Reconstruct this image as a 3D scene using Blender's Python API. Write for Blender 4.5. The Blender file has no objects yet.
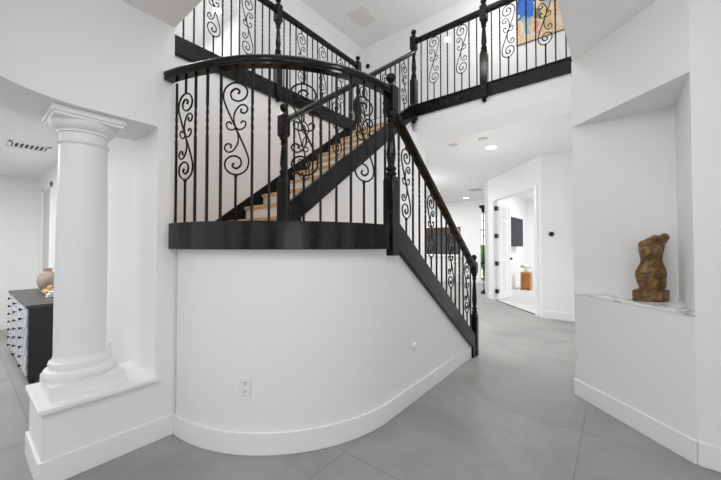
import bpy, bmesh, math, random
from math import sin, cos, pi, radians, sqrt, atan2
from mathutils import Vector, Matrix
random.seed(7)
SC = bpy.context.scene
COL = SC.collection

# ------------------------------------------------------------------ materials
def new_mat(name):
    m = bpy.data.materials.new(name); m.use_nodes = True
    nt = m.node_tree
    b = nt.nodes['Principled BSDF']
    return m, nt, b

def mat(name, col, rough=0.5, metal=0.0, var=0.0, vscale=8.0, bump=0.0, bscale=60.0, spec=0.5, coat=0.0):
    m, nt, b = new_mat(name)
    b.inputs['Base Color'].default_value = (*col, 1)
    b.inputs['Roughness'].default_value = rough
    b.inputs['Metallic'].default_value = metal
    b.inputs['Specular IOR Level'].default_value = spec
    b.inputs['Coat Weight'].default_value = coat
    b.inputs['Coat Roughness'].default_value = 0.12
    tc = nt.nodes.new('ShaderNodeTexCoord')
    if var > 0:
        n = nt.nodes.new('ShaderNodeTexNoise'); n.inputs['Scale'].default_value = vscale
        n.inputs['Detail'].default_value = 4
        r = nt.nodes.new('ShaderNodeValToRGB')
        r.color_ramp.elements[0].position = 0.3; r.color_ramp.elements[1].position = 0.7
        r.color_ramp.elements[0].color = (*[max(0, c * (1 - var)) for c in col], 1)
        r.color_ramp.elements[1].color = (*[min(1, c * (1 + var)) for c in col], 1)
        nt.links.new(tc.outputs['Object'], n.inputs['Vector'])
        nt.links.new(n.outputs['Fac'], r.inputs['Fac'])
        nt.links.new(r.outputs['Color'], b.inputs['Base Color'])
    if bump > 0:
        n2 = nt.nodes.new('ShaderNodeTexNoise'); n2.inputs['Scale'].default_value = bscale
        n2.inputs['Detail'].default_value = 3
        bp = nt.nodes.new('ShaderNodeBump'); bp.inputs['Strength'].default_value = bump
        bp.inputs['Distance'].default_value = 0.01
        nt.links.new(tc.outputs['Object'], n2.inputs['Vector'])
        nt.links.new(n2.outputs['Fac'], bp.inputs['Height'])
        nt.links.new(bp.outputs['Normal'], b.inputs['Normal'])
    return m

def emit(name, col, strength):
    m, nt, b = new_mat(name)
    b.inputs['Base Color'].default_value = (*col, 1)
    b.inputs['Emission Color'].default_value = (*col, 1)
    b.inputs['Emission Strength'].default_value = strength
    return m

def wood(name, c1, c2, rough, scale=(1, 14, 14), dist=2.0, spec=0.5):
    m, nt, b = new_mat(name)
    tc = nt.nodes.new('ShaderNodeTexCoord'); mp = nt.nodes.new('ShaderNodeMapping')
    mp.inputs['Scale'].default_value = scale
    n = nt.nodes.new('ShaderNodeTexNoise'); n.inputs['Scale'].default_value = 3.0
    n.inputs['Detail'].default_value = 6; n.inputs['Distortion'].default_value = dist
    r = nt.nodes.new('ShaderNodeValToRGB')
    r.color_ramp.elements[0].position = 0.32; r.color_ramp.elements[1].position = 0.68
    r.color_ramp.elements[0].color = (*c1, 1); r.color_ramp.elements[1].color = (*c2, 1)
    nt.links.new(tc.outputs['Object'], mp.inputs['Vector']); nt.links.new(mp.outputs['Vector'], n.inputs['Vector'])
    nt.links.new(n.outputs['Fac'], r.inputs['Fac']); nt.links.new(r.outputs['Color'], b.inputs['Base Color'])
    b.inputs['Roughness'].default_value = rough; b.inputs['Specular IOR Level'].default_value = spec
    return m

def tile_mat():
    m, nt, b = new_mat('grey_porcelain_tile')
    N, L = nt.nodes, nt.links
    tc = N.new('ShaderNodeTexCoord'); mp = N.new('ShaderNodeMapping')
    mp.inputs['Location'].default_value = (-1.575 + 12.2, -0.205 + 11.75, 0)
    br = N.new('ShaderNodeTexBrick')
    br.offset = 0.0; br.squash = 1.0
    br.inputs['Scale'].default_value = 1.0
    br.inputs['Brick Width'].default_value = 1.22
    br.inputs['Row Height'].default_value = 1.175
    br.inputs['Mortar Size'].default_value = 0.0028
    br.inputs['Mortar Smooth'].default_value = 0.1
    br.inputs['Color1'].default_value = (1, 1, 1, 1); br.inputs['Color2'].default_value = (0.95, 0.95, 0.95, 1)
    br.inputs['Mortar'].default_value = (0.6, 0.6, 0.6, 1)
    n1 = N.new('ShaderNodeTexNoise'); n1.inputs['Scale'].default_value = 1.3; n1.inputs['Detail'].default_value = 7
    n1.inputs['Roughness'].default_value = 0.62; n1.inputs['Distortion'].default_value = 0.6
    rp = N.new('ShaderNodeValToRGB')
    rp.color_ramp.elements[0].position = 0.3; rp.color_ramp.elements[0].color = (.245, .241, .234, 1)
    rp.color_ramp.elements[1].position = 0.72; rp.color_ramp.elements[1].color = (.375, .369, .359, 1)
    mx = N.new('ShaderNodeMix'); mx.data_type = 'RGBA'; mx.blend_type = 'MULTIPLY'
    mx.inputs['Factor'].default_value = 1.0
    L.new(tc.outputs['Object'], mp.inputs['Vector']); L.new(mp.outputs['Vector'], br.inputs['Vector'])
    L.new(tc.outputs['Object'], n1.inputs['Vector']); L.new(n1.outputs['Fac'], rp.inputs['Fac'])
    L.new(rp.outputs['Color'], mx.inputs['A']); L.new(br.outputs['Color'], mx.inputs['B'])
    L.new(mx.outputs['Result'], b.inputs['Base Color'])
    b.inputs['Roughness'].default_value = 0.42
    b.inputs['Specular IOR Level'].default_value = 0.45
    return m

def marble_mat():
    m, nt, b = new_mat('white_marble'); N, L = nt.nodes, nt.links
    tc = N.new('ShaderNodeTexCoord')
    n = N.new('ShaderNodeTexNoise'); n.inputs['Scale'].default_value = 6; n.inputs['Detail'].default_value = 8
    n.inputs['Distortion'].default_value = 2.2
    r = N.new('ShaderNodeValToRGB')
    r.color_ramp.elements[0].position = 0.36; r.color_ramp.elements[0].color = (0.42, 0.42, 0.43, 1)
    r.color_ramp.elements[1].position = 0.5; r.color_ramp.elements[1].color = (0.86, 0.86, 0.86, 1)
    L.new(tc.outputs['Object'], n.inputs['Vector']); L.new(n.outputs['Fac'], r.inputs['Fac'])
    L.new(r.outputs['Color'], b.inputs['Base Color']); b.inputs['Roughness'].default_value = 0.2
    return m

def bronze_mat():
    m, nt, b = new_mat('mottled_bronze'); N, L = nt.nodes, nt.links
    tc = N.new('ShaderNodeTexCoord')
    n = N.new('ShaderNodeTexNoise'); n.inputs['Scale'].default_value = 26; n.inputs['Detail'].default_value = 10; n.inputs['Roughness'].default_value = .68
    r = N.new('ShaderNodeValToRGB'); e = r.color_ramp.elements
    e[0].position = 0.38; e[0].color = (0.07, 0.033, 0.012, 1)
    e[1].position = 0.66; e[1].color = (0.35, 0.22, 0.066, 1)
    x = e.new(0.5); x.color = (0.16, 0.088, 0.028, 1)
    L.new(tc.outputs['Object'], n.inputs['Vector']); L.new(n.outputs['Fac'], r.inputs['Fac'])
    L.new(r.outputs['Color'], b.inputs['Base Color'])
    bp = N.new('ShaderNodeBump'); bp.inputs['Strength'].default_value = 0.5; bp.inputs['Distance'].default_value = 0.006
    L.new(n.outputs['Fac'], bp.inputs['Height']); L.new(bp.outputs['Normal'], b.inputs['Normal'])
    b.inputs['Roughness'].default_value = 0.45; b.inputs['Metallic'].default_value = 0.25
    return m

def art_mat():
    """abstract brush blocks: cream ground, blue upper left, ochre, violet and pink dabs"""
    m, nt, b = new_mat('abstract_canvas'); N, L = nt.nodes, nt.links
    tc = N.new('ShaderNodeTexCoord')
    sp = N.new('ShaderNodeSeparateXYZ'); L.new(tc.outputs['Generated'], sp.inputs['Vector'])
    def math_(op, a, bb=None):
        q = N.new('ShaderNodeMath'); q.operation = op
        for i, v in enumerate((a, bb)):
            if v is None: continue
            if isinstance(v, (int, float)): q.inputs[i].default_value = v
            else: L.new(v, q.inputs[i])
        return q.outputs[0]
    mp = N.new('ShaderNodeMapping'); mp.inputs['Scale'].default_value = (1, 5, 2.2)
    L.new(tc.outputs['Generated'], mp.inputs['Vector'])
    ns = N.new('ShaderNodeTexNoise'); ns.inputs['Scale'].default_value = 1.6; ns.inputs['Detail'].default_value = 5
    L.new(mp.outputs['Vector'], ns.inputs['Vector'])
    r0 = N.new('ShaderNodeValToRGB'); e = r0.color_ramp.elements
    e[0].position = .3; e[0].color = (.50, .33, .20, 1)
    e[1].position = .62; e[1].color = (.72, .58, .42, 1)
    x = e.new(.44); x.color = (.66, .47, .30, 1)
    L.new(ns.outputs['Fac'], r0.inputs['Fac'])
    col = r0.outputs['Color']
    Y, Z = sp.outputs['Y'], sp.outputs['Z']        # Y: 1 = left edge in view, Z: 1 = top
    n2 = N.new('ShaderNodeTexNoise'); n2.inputs['Scale'].default_value = 9; n2.inputs['Detail'].default_value = 3
    L.new(tc.outputs['Generated'], n2.inputs['Vector'])
    jit = math_('MULTIPLY', math_('SUBTRACT', n2.outputs['Fac'], .5), .22)
    Yj, Zj = math_('ADD', Y, jit), math_('ADD', Z, jit)
    def patch(y0, y1, z0, z1, c, amt=1.0):
        nonlocal col
        f = math_('MULTIPLY', math_('MULTIPLY', math_('GREATER_THAN', Yj, y0), math_('LESS_THAN', Yj, y1)),
                  math_('MULTIPLY', math_('GREATER_THAN', Zj, z0), math_('LESS_THAN', Zj, z1)))
        f = math_('MULTIPLY', f, amt)
        k = N.new('ShaderNodeMix'); k.data_type = 'RGBA'
        L.new(f, k.inputs['Factor']); L.new(col, k.inputs['A']); k.inputs['B'].default_value = (*c, 1)
        col = k.outputs['Result']
    patch(.58, .98, .60, 1.2, (.025, .05, .26))
    patch(.62, .96, .38, .72, (.02, .13, .50))
    patch(.70, .86, .14, .42, (.20, .38, .48), .85)
    patch(.46, .60, .62, 1.2, (.62, .62, .60), .95)
    patch(.50, .60, .32, .50, (.10, .11, .04), .9)
    patch(.30, .48, .18, .48, (.55, .45, .18), .8)
    patch(.14, .48, .48, 1.2, (.30, .35, .46), .85)
    patch(.04, .12, .40, .66, (.15, .08, .34), .9)
    patch(.54, .63, .10, .28, (.50, .18, .10), .75)
    L.new(col, b.inputs['Base Color']); b.inputs['Roughness'].default_value = .6
    return m

def drawer_mat():
    m, nt, b = new_mat('pale_patterned_drawer'); N, L = nt.nodes, nt.links
    tc = N.new('ShaderNodeTexCoord')
    w = N.new('ShaderNodeTexWave'); w.inputs['Scale'].default_value = 3; w.inputs['Distortion'].default_value = 3
    w.bands_direction = 'DIAGONAL'
    r = N.new('ShaderNodeValToRGB')
    r.color_ramp.elements[0].position = .35; r.color_ramp.elements[0].color = (.43, .455, .50, 1)
    r.color_ramp.elements[1].position = .7; r.color_ramp.elements[1].color = (.58, .60, .63, 1)
    L.new(tc.outputs['Object'], w.inputs['Vector']); L.new(w.outputs['Fac'], r.inputs['Fac'])
    L.new(r.outputs['Color'], b.inputs['Base Color']); b.inputs['Roughness'].default_value = .25
    return m

M = dict(
    wall=mat('white_wall_paint', (.85, .85, .85), .55, bump=.03, bscale=220, spec=.3),
    ceil=mat('white_ceiling_paint', (.87, .87, .87), .9, bump=.03, bscale=160, spec=.1),
    trim=mat('white_gloss_trim', (.86, .86, .86), .35),
    column=mat('white_column_plaster', (.84, .84, .84), .45),
    black=mat('black_lacquered_wood', (.0085, .0075, .007), .14, var=.3, vscale=22, spec=.25),
    skirt=mat('black_painted_skirt', (.006, .006, .006), .6, spec=.2),
    iron=mat('black_wrought_iron', (.010, .0095, .009), .45, spec=.2),
    tread=wood('honey_oak_tread', (.56, .33, .145), (.74, .49, .26), .35, (14, 1.2, 14)),
    riser=mat('white_riser_paint', (.90, .90, .90), .4),
    tile=tile_mat(), marble=marble_mat(), bronze=bronze_mat(), art=art_mat(), drawer=drawer_mat(),
    chest=mat('black_chest_paint', (.014, .015, .017), .5),
    chesttop=wood('charcoal_grained_top', (.035, .033, .032), (.085, .08, .076), .4, (14, 1.5, 14)),
    knob=mat('black_metal_knob', (.012, .012, .014), .35, .6),
    vase=mat('taupe_stoneware', (.34, .27, .22), .7, var=.18, vscale=22),
    tan=mat('tan_driftwood', (.50, .34, .20), .75, var=.3, vscale=16),
    book=mat('white_book_cover', (.78, .77, .74), .5),
    page=mat('cream_paper', (.70, .66, .58), .8),
    plate=mat('white_plastic_plate', (.84, .84, .83), .35),
    slot=mat('dark_socket_slot', (.03, .03, .03), .6),
    ventm=mat('beige_vent_grille', (.80, .77, .73), .5),
    greyvent=mat('pale_grey_vent', (.55, .55, .55), .5),
    dark=mat('dark_void', (.05, .05, .05), .8),
    tv=mat('glossy_dark_screen', (.015, .018, .024), .45, spec=.12), bedfloor=mat('pale_bedroom_floor', (.62, .61, .60), .6), upfloor=mat('pale_grey_upper_floor', (.45, .45, .45), .5),
    tvframe=mat('black_tv_bezel', (.012, .012, .012), .4),
    brown=wood('walnut_and_reflection_brown', (.025, .016, .010), (.055, .036, .022), .5, (2, 8, 8)),  # wood for the stretcher; also colours the painted screen reflection
    greytv=mat('charcoal_hearth', (.045, .05, .055), .3),
    stone=mat('white_ledge_stone', (.70, .70, .69), .7, var=.1, vscale=9),
    stool=wood('amber_wood_stool', (.40, .17, .035), (.60, .30, .08), .4, (8, 8, 1.5)),
    petal=mat('white_petals', (.80, .82, .78), .7),
    leaf=mat('pale_green_leaf', (.32, .46, .26), .6),
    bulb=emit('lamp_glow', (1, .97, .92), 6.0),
    hedge=mat('green_garden_hedge', (.22, .36, .08), .8, var=.5, vscale=5),
    grass=mat('garden_lawn', (.20, .30, .10), .9, var=.3, vscale=3),
    sconce=mat('brass', (.5, .35, .12), .3, 1.0),
)
def glass_mat():
    m, nt, b = new_mat('window_glass')
    b.inputs['Base Color'].default_value = (1, 1, 1, 1); b.inputs['Roughness'].default_value = 0
    b.inputs['Transmission Weight'].default_value = 1; b.inputs['IOR'].default_value = 1.02
    return m
M['glass'] = glass_mat()

# ------------------------------------------------------------------ mesh helpers
class MB:
    def __init__(s): s.v = []; s.f = []; s.sm = []
    def add(s, vs, fs, smooth=False):
        o = len(s.v); s.v += [tuple(v) for v in vs]
        for f in fs: s.f.append(tuple(i + o for i in f)); s.sm.append(smooth)
        return s
    def box(s, a, b):
        x0, y0, z0 = a; x1, y1, z1 = b
        vs = [(x0,y0,z0),(x1,y0,z0),(x1,y1,z0),(x0,y1,z0),(x0,y0,z1),(x1,y0,z1),(x1,y1,z1),(x0,y1,z1)]
        return s.add(vs, [(3,2,1,0),(4,5,6,7),(0,1,5,4),(1,2,6,5),(2,3,7,6),(3,0,4,7)])
    def prism(s, poly, lo, hi, axis='z'):
        n = len(poly)
        def p(u, w, t):
            return {'z': (u, w, t), 'y': (u, t, w), 'x': (t, u, w)}[axis]
        vs = [p(u, w, lo) for u, w in poly] + [p(u, w, hi) for u, w in poly]
        fs = [tuple(range(n))[::-1], tuple(range(n, 2 * n))]
        for i in range(n): fs.append((i, (i + 1) % n, n + (i + 1) % n, n + i))
        return s.add(vs, fs)
    def lathe(s, prof, c=(0, 0, 0), n=24, axis='z', smooth=True):
        vs = []; fs = []
        for r, h in prof:
            for k in range(n):
                a = 2 * pi * k / n; u, w = r * cos(a), r * sin(a)
                q = {'z': (u, w, h), 'x': (h, u, w), 'y': (w, h, u)}[axis]
                vs.append((c[0] + q[0], c[1] + q[1], c[2] + q[2]))
        m = len(prof)
        for i in range(m - 1):
            for k in range(n):
                a, b = i * n + k, i * n + (k + 1) % n
                fs.append((a, b, b + n, a + n))
        fs.append(tuple(range(n))[::-1]); fs.append(tuple(range((m - 1) * n, m * n)))
        return s.add(vs, fs, smooth)
    def sqlathe(s, prof, c):
        """square-section stack: (half width, z)"""
        vs = []; fs = []
        for r, h in prof:
            vs += [(c[0]-r, c[1]-r, h), (c[0]+r, c[1]-r, h), (c[0]+r, c[1]+r, h), (c[0]-r, c[1]+r, h)]
        for i in range(len(prof) - 1):
            for k in range(4):
                a, b = 4*i + k, 4*i + (k+1) % 4
                fs.append((a, b, b + 4, a + 4))
        fs.append((3, 2, 1, 0)); q = 4 * (len(prof) - 1); fs.append((q, q+1, q+2, q+3))
        return s.add(vs, fs)
    def tube(s, pts, r, n=6, smooth=True):
        pts = [Vector(p) for p in pts]; vs = []; fs = []
        rr = r if callable(r) else (lambda t: r)
        ref = None; m = len(pts)
        for i, p in enumerate(pts):
            t = (pts[min(i + 1, m - 1)] - pts[max(i - 1, 0)]).normalized()
            if ref is None:
                ref = Vector((0, 1, 0)) if abs(t.y) < .9 else Vector((1, 0, 0))
            u = t.cross(ref).normalized(); w = u.cross(t).normalized(); ref = w
            q = rr(i / max(1, m - 1))
            for k in range(n):
                a = 2 * pi * k / n
                vs.append(p + u * (q * cos(a)) + w * (q * sin(a)))
        for i in range(m - 1):
            for k in range(n):
                a, b = i * n + k, i * n + (k + 1) % n
                fs.append((a, b, b + n, a + n))
        fs.append(tuple(range(n))[::-1]); fs.append(tuple(range((m - 1) * n, m * n)))
        return s.add(vs, fs, smooth)
    def sweep(s, path, prof, smooth=True, closed_ends=True):
        """profile (u sideways, w up) swept along path with plumb frames"""
        path = [Vector(p) for p in path]; m = len(path); n = len(prof); vs = []; fs = []
        for i, p in enumerate(path):
            d0 = path[i] - path[max(i - 1, 0)]; d1 = path[min(i + 1, m - 1)] - path[i]
            d0.z = 0; d1.z = 0
            if d0.length < 1e-6: d0 = d1.copy()
            if d1.length < 1e-6: d1 = d0.copy()
            d0.normalize(); d1.normalize(); t = (d0 + d1).normalized()
            k = 1 / max(.3, t.dot(d1))
            side = Vector((t.y, -t.x, 0)) * k
            for u, w in prof: vs.append(p + side * u + Vector((0, 0, w)))
        for i in range(m - 1):
            for j in range(n):
                a, b = i * n + j, i * n + (j + 1) % n
                fs.append((a, b, b + n, a + n))
        fs.append(tuple(range(n))[::-1]); fs.append(tuple(range((m - 1) * n, m * n)))
        return s.add(vs, fs, smooth)
    def ball(s, c, r, n=12, m=8, sx=1, sy=1, sz=1, smooth=True):
        vs = []; fs = []
        for i in range(1, m):
            th = pi * i / m
            for k in range(n):
                a = 2 * pi * k / n
                vs.append((c[0] + sx*r*sin(th)*cos(a), c[1] + sy*r*sin(th)*sin(a), c[2] - sz*r*cos(th)))
        b0 = len(vs); vs.append((c[0], c[1], c[2] - sz*r)); vs.append((c[0], c[1], c[2] + sz*r))
        for i in range(m - 2):
            for k in range(n):
                a, b = i*n + k, i*n + (k+1) % n
                fs.append((a, b, b+n, a+n))
        for k in range(n):
            fs.append((b0, (k+1) % n, k)); fs.append((b0+1, (m-2)*n + k, (m-2)*n + (k+1) % n))
        return s.add(vs, fs, smooth)

ORG = {}
def build(mb, name, m, parent=None, bevel=0, kind=None, seg=2, autosmooth=True, origin=None):
    o0 = Vector(ORG.get(parent.name, (0, 0, 0))) if parent else Vector((0, 0, 0))
    org = Vector(origin) if origin is not None else o0
    me = bpy.data.meshes.new(name)
    me.from_pydata([tuple(Vector(v) - org) for v in mb.v], [], mb.f)
    bm = bmesh.new(); bm.from_mesh(me)
    bmesh.ops.recalc_face_normals(bm, faces=bm.faces[:]); bm.to_mesh(me); bm.free()
    me.polygons.foreach_set('use_smooth', mb.sm)
    me.materials.append(m)
    if any(mb.sm):
        me.set_sharp_from_angle(angle=radians(40))
    o = bpy.data.objects.new(name, me); COL.objects.link(o)
    if parent: o.parent = parent
    o.location = org - o0
    ORG[o.name] = tuple(org)
    if bevel:
        b = o.modifiers.new('bevel', 'BEVEL'); b.width = bevel; b.segments = seg; b.limit_method = 'ANGLE'
        b.angle_limit = radians(40)
    if kind: o['kind'] = kind
    return o

def inst(src, parent, loc, rotz=0.0):
    """copy of a part (shared mesh) at a world place under parent"""
    c = src.copy(); COL.objects.link(c); c.parent = parent
    p0 = Vector(ORG.get(parent.name, (0, 0, 0)))
    c.location = Vector(loc) - p0; c.rotation_euler = (0, 0, rotz)
    ORG[c.name] = tuple(loc)
    for ch in src.children:
        d = ch.copy(); COL.objects.link(d); d.parent = c
    return c

def thing(name, label, cat, loc, group=None):
    o = bpy.data.objects.new(name, None); COL.objects.link(o)
    o.location = loc; o.empty_display_size = .1; ORG[o.name] = tuple(loc)
    o['label'] = label; o['category'] = cat
    if group: o['group'] = group
    return o
def tag(o, label, cat, group=None):
    o['label'] = label; o['category'] = cat
    if group: o['group'] = group
    return o
def struct(mb, name, m, bevel=0): return build(mb, name, m, None, bevel, 'structure')

def arc(c, r, a0, a1, n):
    return [(c[0] + r*cos(radians(a0 + (a1-a0)*i/n)), c[1] + r*sin(radians(a0 + (a1-a0)*i/n))) for i in range(n + 1)]

def catmull(pts, sub=5):
    P = [Vector(p) for p in pts]; P = [2*P[0] - P[1]] + P + [2*P[-1] - P[-2]]; out = []
    for i in range(1, len(P) - 2):
        for k in range(sub):
            t = k / sub; a, b, c, d = P[i-1], P[i], P[i+1], P[i+2]
            out.append(.5*((2*b) + (c - a)*t + (2*a - 5*b + 4*c - d)*t*t + (3*b - a - 3*c + d)*t**3))
    out.append(P[-2]); return out

# ------------------------------------------------------------------ key dimensions (metres; x and y follow the building's axes)
CC = (2.07, 2.46)            # centre of the bowed landing
ZL = 1.43                    # landing
ZU = 3.44                    # upper floor
ZC = 3.02                    # hall and living ceiling
ZFL = 2.90                   # foyer low ceiling, dining side
ZF = 3.00                    # foyer low ceiling
ZT = 6.0                     # top ceiling
YW = 2.47                    # face of the column wall
XP = 0.955                   # corner of the pier

# ------------------------------------------------------------------ setting
struct(MB().box((-5, -5, -.12), (14, 12, 0)), 'floor', M['tile'])

# column wall: pier, low wall, header, and the 45 degree header on the left
w = MB()
w.box((.855, YW, 0), (XP, 7.7, ZT))
w.box((.305, YW, 0), (.855, 2.945, .405))
w.box((XP, YW, 0), (1.06, 2.62, 1.40))
struct(w, 'wall_dining', M['wall'])
w = MB()
cor = arc((.467, YW - .5), .5, 90, 135, 10)
w.prism([(.855, YW)] + cor + [(-1.5, .71), (-1.5, 1.20), (.265, 2.96), (.855, 2.96)], 2.15, ZFL)
w.sm = [True]*len(w.sm)
struct(w, 'wall_header', M['wall'])
ledge = MB().box((.285, YW - .035, .405), (.868, 2.965, .433))
struct(ledge, 'trim_1', M['trim'], .006)
struct(MB().box((-5, 2.96, 2.46), (.855, 7.7, 2.6)), 'ceiling_dining', M['ceil'])
struct(MB().box((-5, 7.64, 0), (.855, 7.8, 2.46)), 'wall_far', M['wall'])

# foyer low ceiling (L-shaped around the open stairwell)
c = MB()
c.prism([(-5, -5), (.955, -5), (.955, YW), (-5, YW)], ZFL, 3.16)
c.prism([(.955, -5), (3.56, -5), (3.56, .29), (.955, .29)], ZF, 3.16)
struct(c, 'ceiling_foyer', M['ceil'])
# walls of the open well above the low ceiling, with a tall daylight window over the entry
w = MB()
w.box((.805, .19, 3.16), (.955, .55, ZT)); w.box((.805, 2.15, 3.16), (.955, 2.47, ZT))
w.box((.805, .55, 3.16), (.955, 2.15, 3.5)); w.box((.805, .55, 5.6), (.955, 2.15, ZT))
struct(w, 'wall_entry', M['wall'])
# entry side of the foyer, behind the viewpoint: tall glazed openings between white piers
w = MB()
yy = [-5, -3.6, -2.0, -1.0, .5, 1.1, 2.3, 2.47]
for i in range(0, 7, 2): w.box((-4.2, yy[i], 0), (-4.0, yy[i+1], ZFL))
for i in range(1, 7, 2): w.box((-4.2, yy[i], 2.6), (-4.0, yy[i+1], ZFL))
xx = [-4.2, -3.2, -1.6, -.6, .9, 1.5, 2.6, 2.9]
for i in range(0, 8, 2): w.box((xx[i], -4.2, 0), (xx[i+1], -4.0, ZFL))
for i in range(1, 7, 2): w.box((xx[i], -4.2, 2.6), (xx[i+1], -4.0, ZFL))
struct(w, 'wall_front', M['wall'])
w = MB()
w.box((.955, .19, 3.16), (1.5, .29, ZT)); w.box((1.5, .19, 3.16), (3.1, .29, 3.5))
w.box((1.5, .19, 5.6), (3.1, .29, ZT)); w.box((3.1, .19, 3.16), (6.0, .29, ZT))
struct(w, 'wall_right', M['wall'])

# niche corner
w = MB()
NA, NB = (3.462, .297), (2.812, -.373)
tri = [NA, NB, (3.462, -.373)]
w.prism(tri, 0, .893); w.prism(tri, 2.405, ZF)
w.box((3.462, -.47, 0), (3.56, .297, ZF)); w.box((2.812, -.47, 0), (3.462, -.373, ZF)); w.box((2.812, -5, 0), (2.912, -.47, ZF))
struct(w, 'wall_niche', M['wall'])
struct(MB().prism([(3.462, .303), (2.798, -.373), (3.462, -.373)], .893, .912), 'trim_2', M['marble'], .003)

# hall behind: slab over hall and living room (ceiling below, upper floor above)
struct(MB().box((4.275, .21, ZC), (14, 10, ZU - .02)), 'ceiling_hall', M['ceil'])
struct(MB().box((4.275, .21, ZU - .02), (6.0, 4.63, ZU)), 'floor_upper', M['upfloor'])
struct(MB().box((.955, 3.52, ZC), (4.275, 9, ZU - .02)).box((.955, 3.52, ZU - .02), (4.275, 9, ZU)), 'floor_gallery', M['upfloor'])
w = MB(); w.box((4.275, .21, 2.83), (4.5, 2.34, ZC)); struct(w, 'trim_3', M['wall'])
w = MB(); w.box((3.56, .20, 0), (6.76, .297, ZC)); w.box((6.76, .21, 0), (6.9, 1.08, ZC)); struct(w, 'wall_hall', M['wall'])
struct(MB().box((.955, 3.515, 0), (4.55, 3.62, ZU - .17)), 'wall_stair', M['wall'])
# closed wall under the upper flight
ST = lambda x: 1.744 + .747*(x - 1.884)      # top line of the near stringer
w = MB()
w.prism([(2.0, 0), (4.55, 0), (4.55, ZC), (4.15, ZC), (4.05, ST(4.05) - .2), (2.0, ST(2.0) - .2)], 2.318, 2.344, 'y')
w.box((4.45, 2.344, 0), (4.55, 3.515, ZC))
struct(w, 'wall_understair', M['wall'])

# bedroom beyond the hall: slanted door wall, side wall, far wall
W0 = Vector((6.76, 1.08)); W1 = Vector((8.50, 2.565)); wd = (W1 - W0).normalized(); wn = Vector((wd.y, -wd.x))
def wp(t, d=0.0): q = W0 + wd*t + wn*d; return (q.x, q.y)
T0, T1 = .20, 2.0          # door opening along the wall
TL = (W1 - W0).length
w = MB()
w.prism([wp(0), wp(T0), wp(T0, .12), wp(0.08, .12)], 0, ZC)
w.prism([wp(T1), wp(TL), wp(TL, .12), wp(T1, .12)], 0, ZC)
w.prism([wp(T0), wp(T1), wp(T1, .12), wp(T0, .12)], 2.46, ZC)
struct(w, 'wall_bedroom', M['wall'])
w = MB(); w.box((W1.x, 2.53, 0), (12.9, 2.65, ZC)); w.box((12.8, -2, 0), (12.9, 2.53, ZC)); struct(w, 'wall_bedroom_far', M['wall'])
# door casing
w = MB()
w.prism([wp(T0 - .085, -.018), wp(T0, -.018), wp(T0, 0), wp(T0 - .085, 0)], 0, 2.5)
for t0, t1 in ((T0, T0 + .02), (T1 - .02, T1)):
    w.prism([wp(t0, -.005), wp(t1, -.005), wp(t1, .125), wp(t0, .125)], 0, 2.46)
struct(w, 'trim_4', M['trim'])
struct(MB().prism([wp(T0, .06), wp(T1, .06), (W1.x, 2.52), (12.79, 2.52), (12.79, -2), (6.95, -2), (6.95, 1.1)], .0, .006), 'floor_bedroom', M['bedfloor'])
struct(MB().prism([wp(T0, .02), wp(T1, .02), wp(T1, .06), wp(T0, .06)], .0, .009), 'trim_9', M['greytv'])
# living room far wall with full-height window
w = MB()
w.box((11.75, 3.86, 0), (11.9, 9, ZC)); w.box((11.75, 2.65, 2.52), (11.9, 3.86, ZC)); w.box((11.75, 2.65, 0), (11.9, 2.95, 2.52))
w.box((11.75, 2.95, 0), (11.9, 3.86, .06))
struct(w, 'wall_living', M['wall'])
wf = MB()
for a, b in (((11.74, 3.82, .06), (11.80, 3.86, 2.52)), ((11.74, 2.95, .06), (11.80, 2.99, 2.52)), ((11.74, 2.99, 2.48), (11.80, 3.82, 2.52)),
             ((11.74, 2.99, .06), (11.80, 3.82, .10)), ((11.75, 3.38, .10), (11.79, 3.41, 2.48))):
    wf.box(a, b)
win = struct(wf, 'window_1', M['trim'])
for z in (.7, 1.3, 1.9): build(MB().box((11.755, 2.99, z), (11.785, 3.82, z + .025)), 'glazing_bar', M['knob'], win)
build(MB().box((11.768, 2.99, .1), (11.772, 3.82, 2.48)), 'pane', M['glass'], win)

# upper storey walls and top ceiling
w = MB()
w.box((2.76, 4.63, ZU), (6.0, 4.75, ZT)); w.box((.955, 4.63, ZU), (1.35, 4.75, ZT))
w.box((3.33, 4.75, ZU), (3.45, 9, 5.88)); w.box((.955, 8.9, ZU), (3.33, 9, 5.88))
struct(w, 'wall_gallery', M['wall'])
struct(MB().box((.955, 4.64, 5.88), (3.33, 9, 5.98)), 'ceiling_gallery', M['ceil'])
w = MB(); w.box((5.92, 2.26, ZU), (6.02, 4.63, ZT)); w.box((5.90, .29, ZU), (6.02, 2.26, ZT)); struct(w, 'wall_upper', M['wall'])
struct(MB().box((.8, .19, ZT), (6.02, 4.75, ZT + .12)), 'ceiling', M['ceil'])

# bowed wall under the landing and the lower flight
def strip(pts, t, tops, z0=0):
    mb = MB(); n = len(pts)
    nrm = []
    for i in range(n):
        a = Vector(pts[max(i-1, 0)]); b = Vector(pts[min(i+1, n-1)]); d = (b - a).normalized()
        nrm.append(Vector((-d.y, d.x)))
    vs = []
    for i, (x, y) in enumerate(pts):
        q = Vector((x, y)) + nrm[i]*t; h = tops if not callable(tops) else tops(x, y)
        vs += [(x, y, z0), (x, y, h), (q.x, q.y, h), (q.x, q.y, z0)]
    fs = []
    for i in range(n - 1):
        for k in range(4): a, b = 4*i + k, 4*i + (k+1) % 4; fs.append((a, b, b+4, a+4))
    fs += [(0, 1, 2, 3), (4*n-4, 4*n-3, 4*n-2, 4*n-1)]
    return mb.add(vs, fs, True)
SL = lambda x: 1.484 - .724*(x - 2.206)      # top line of the lower stringer
bow = arc(CC, 1.085, 180.3, 270, 40)
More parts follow.
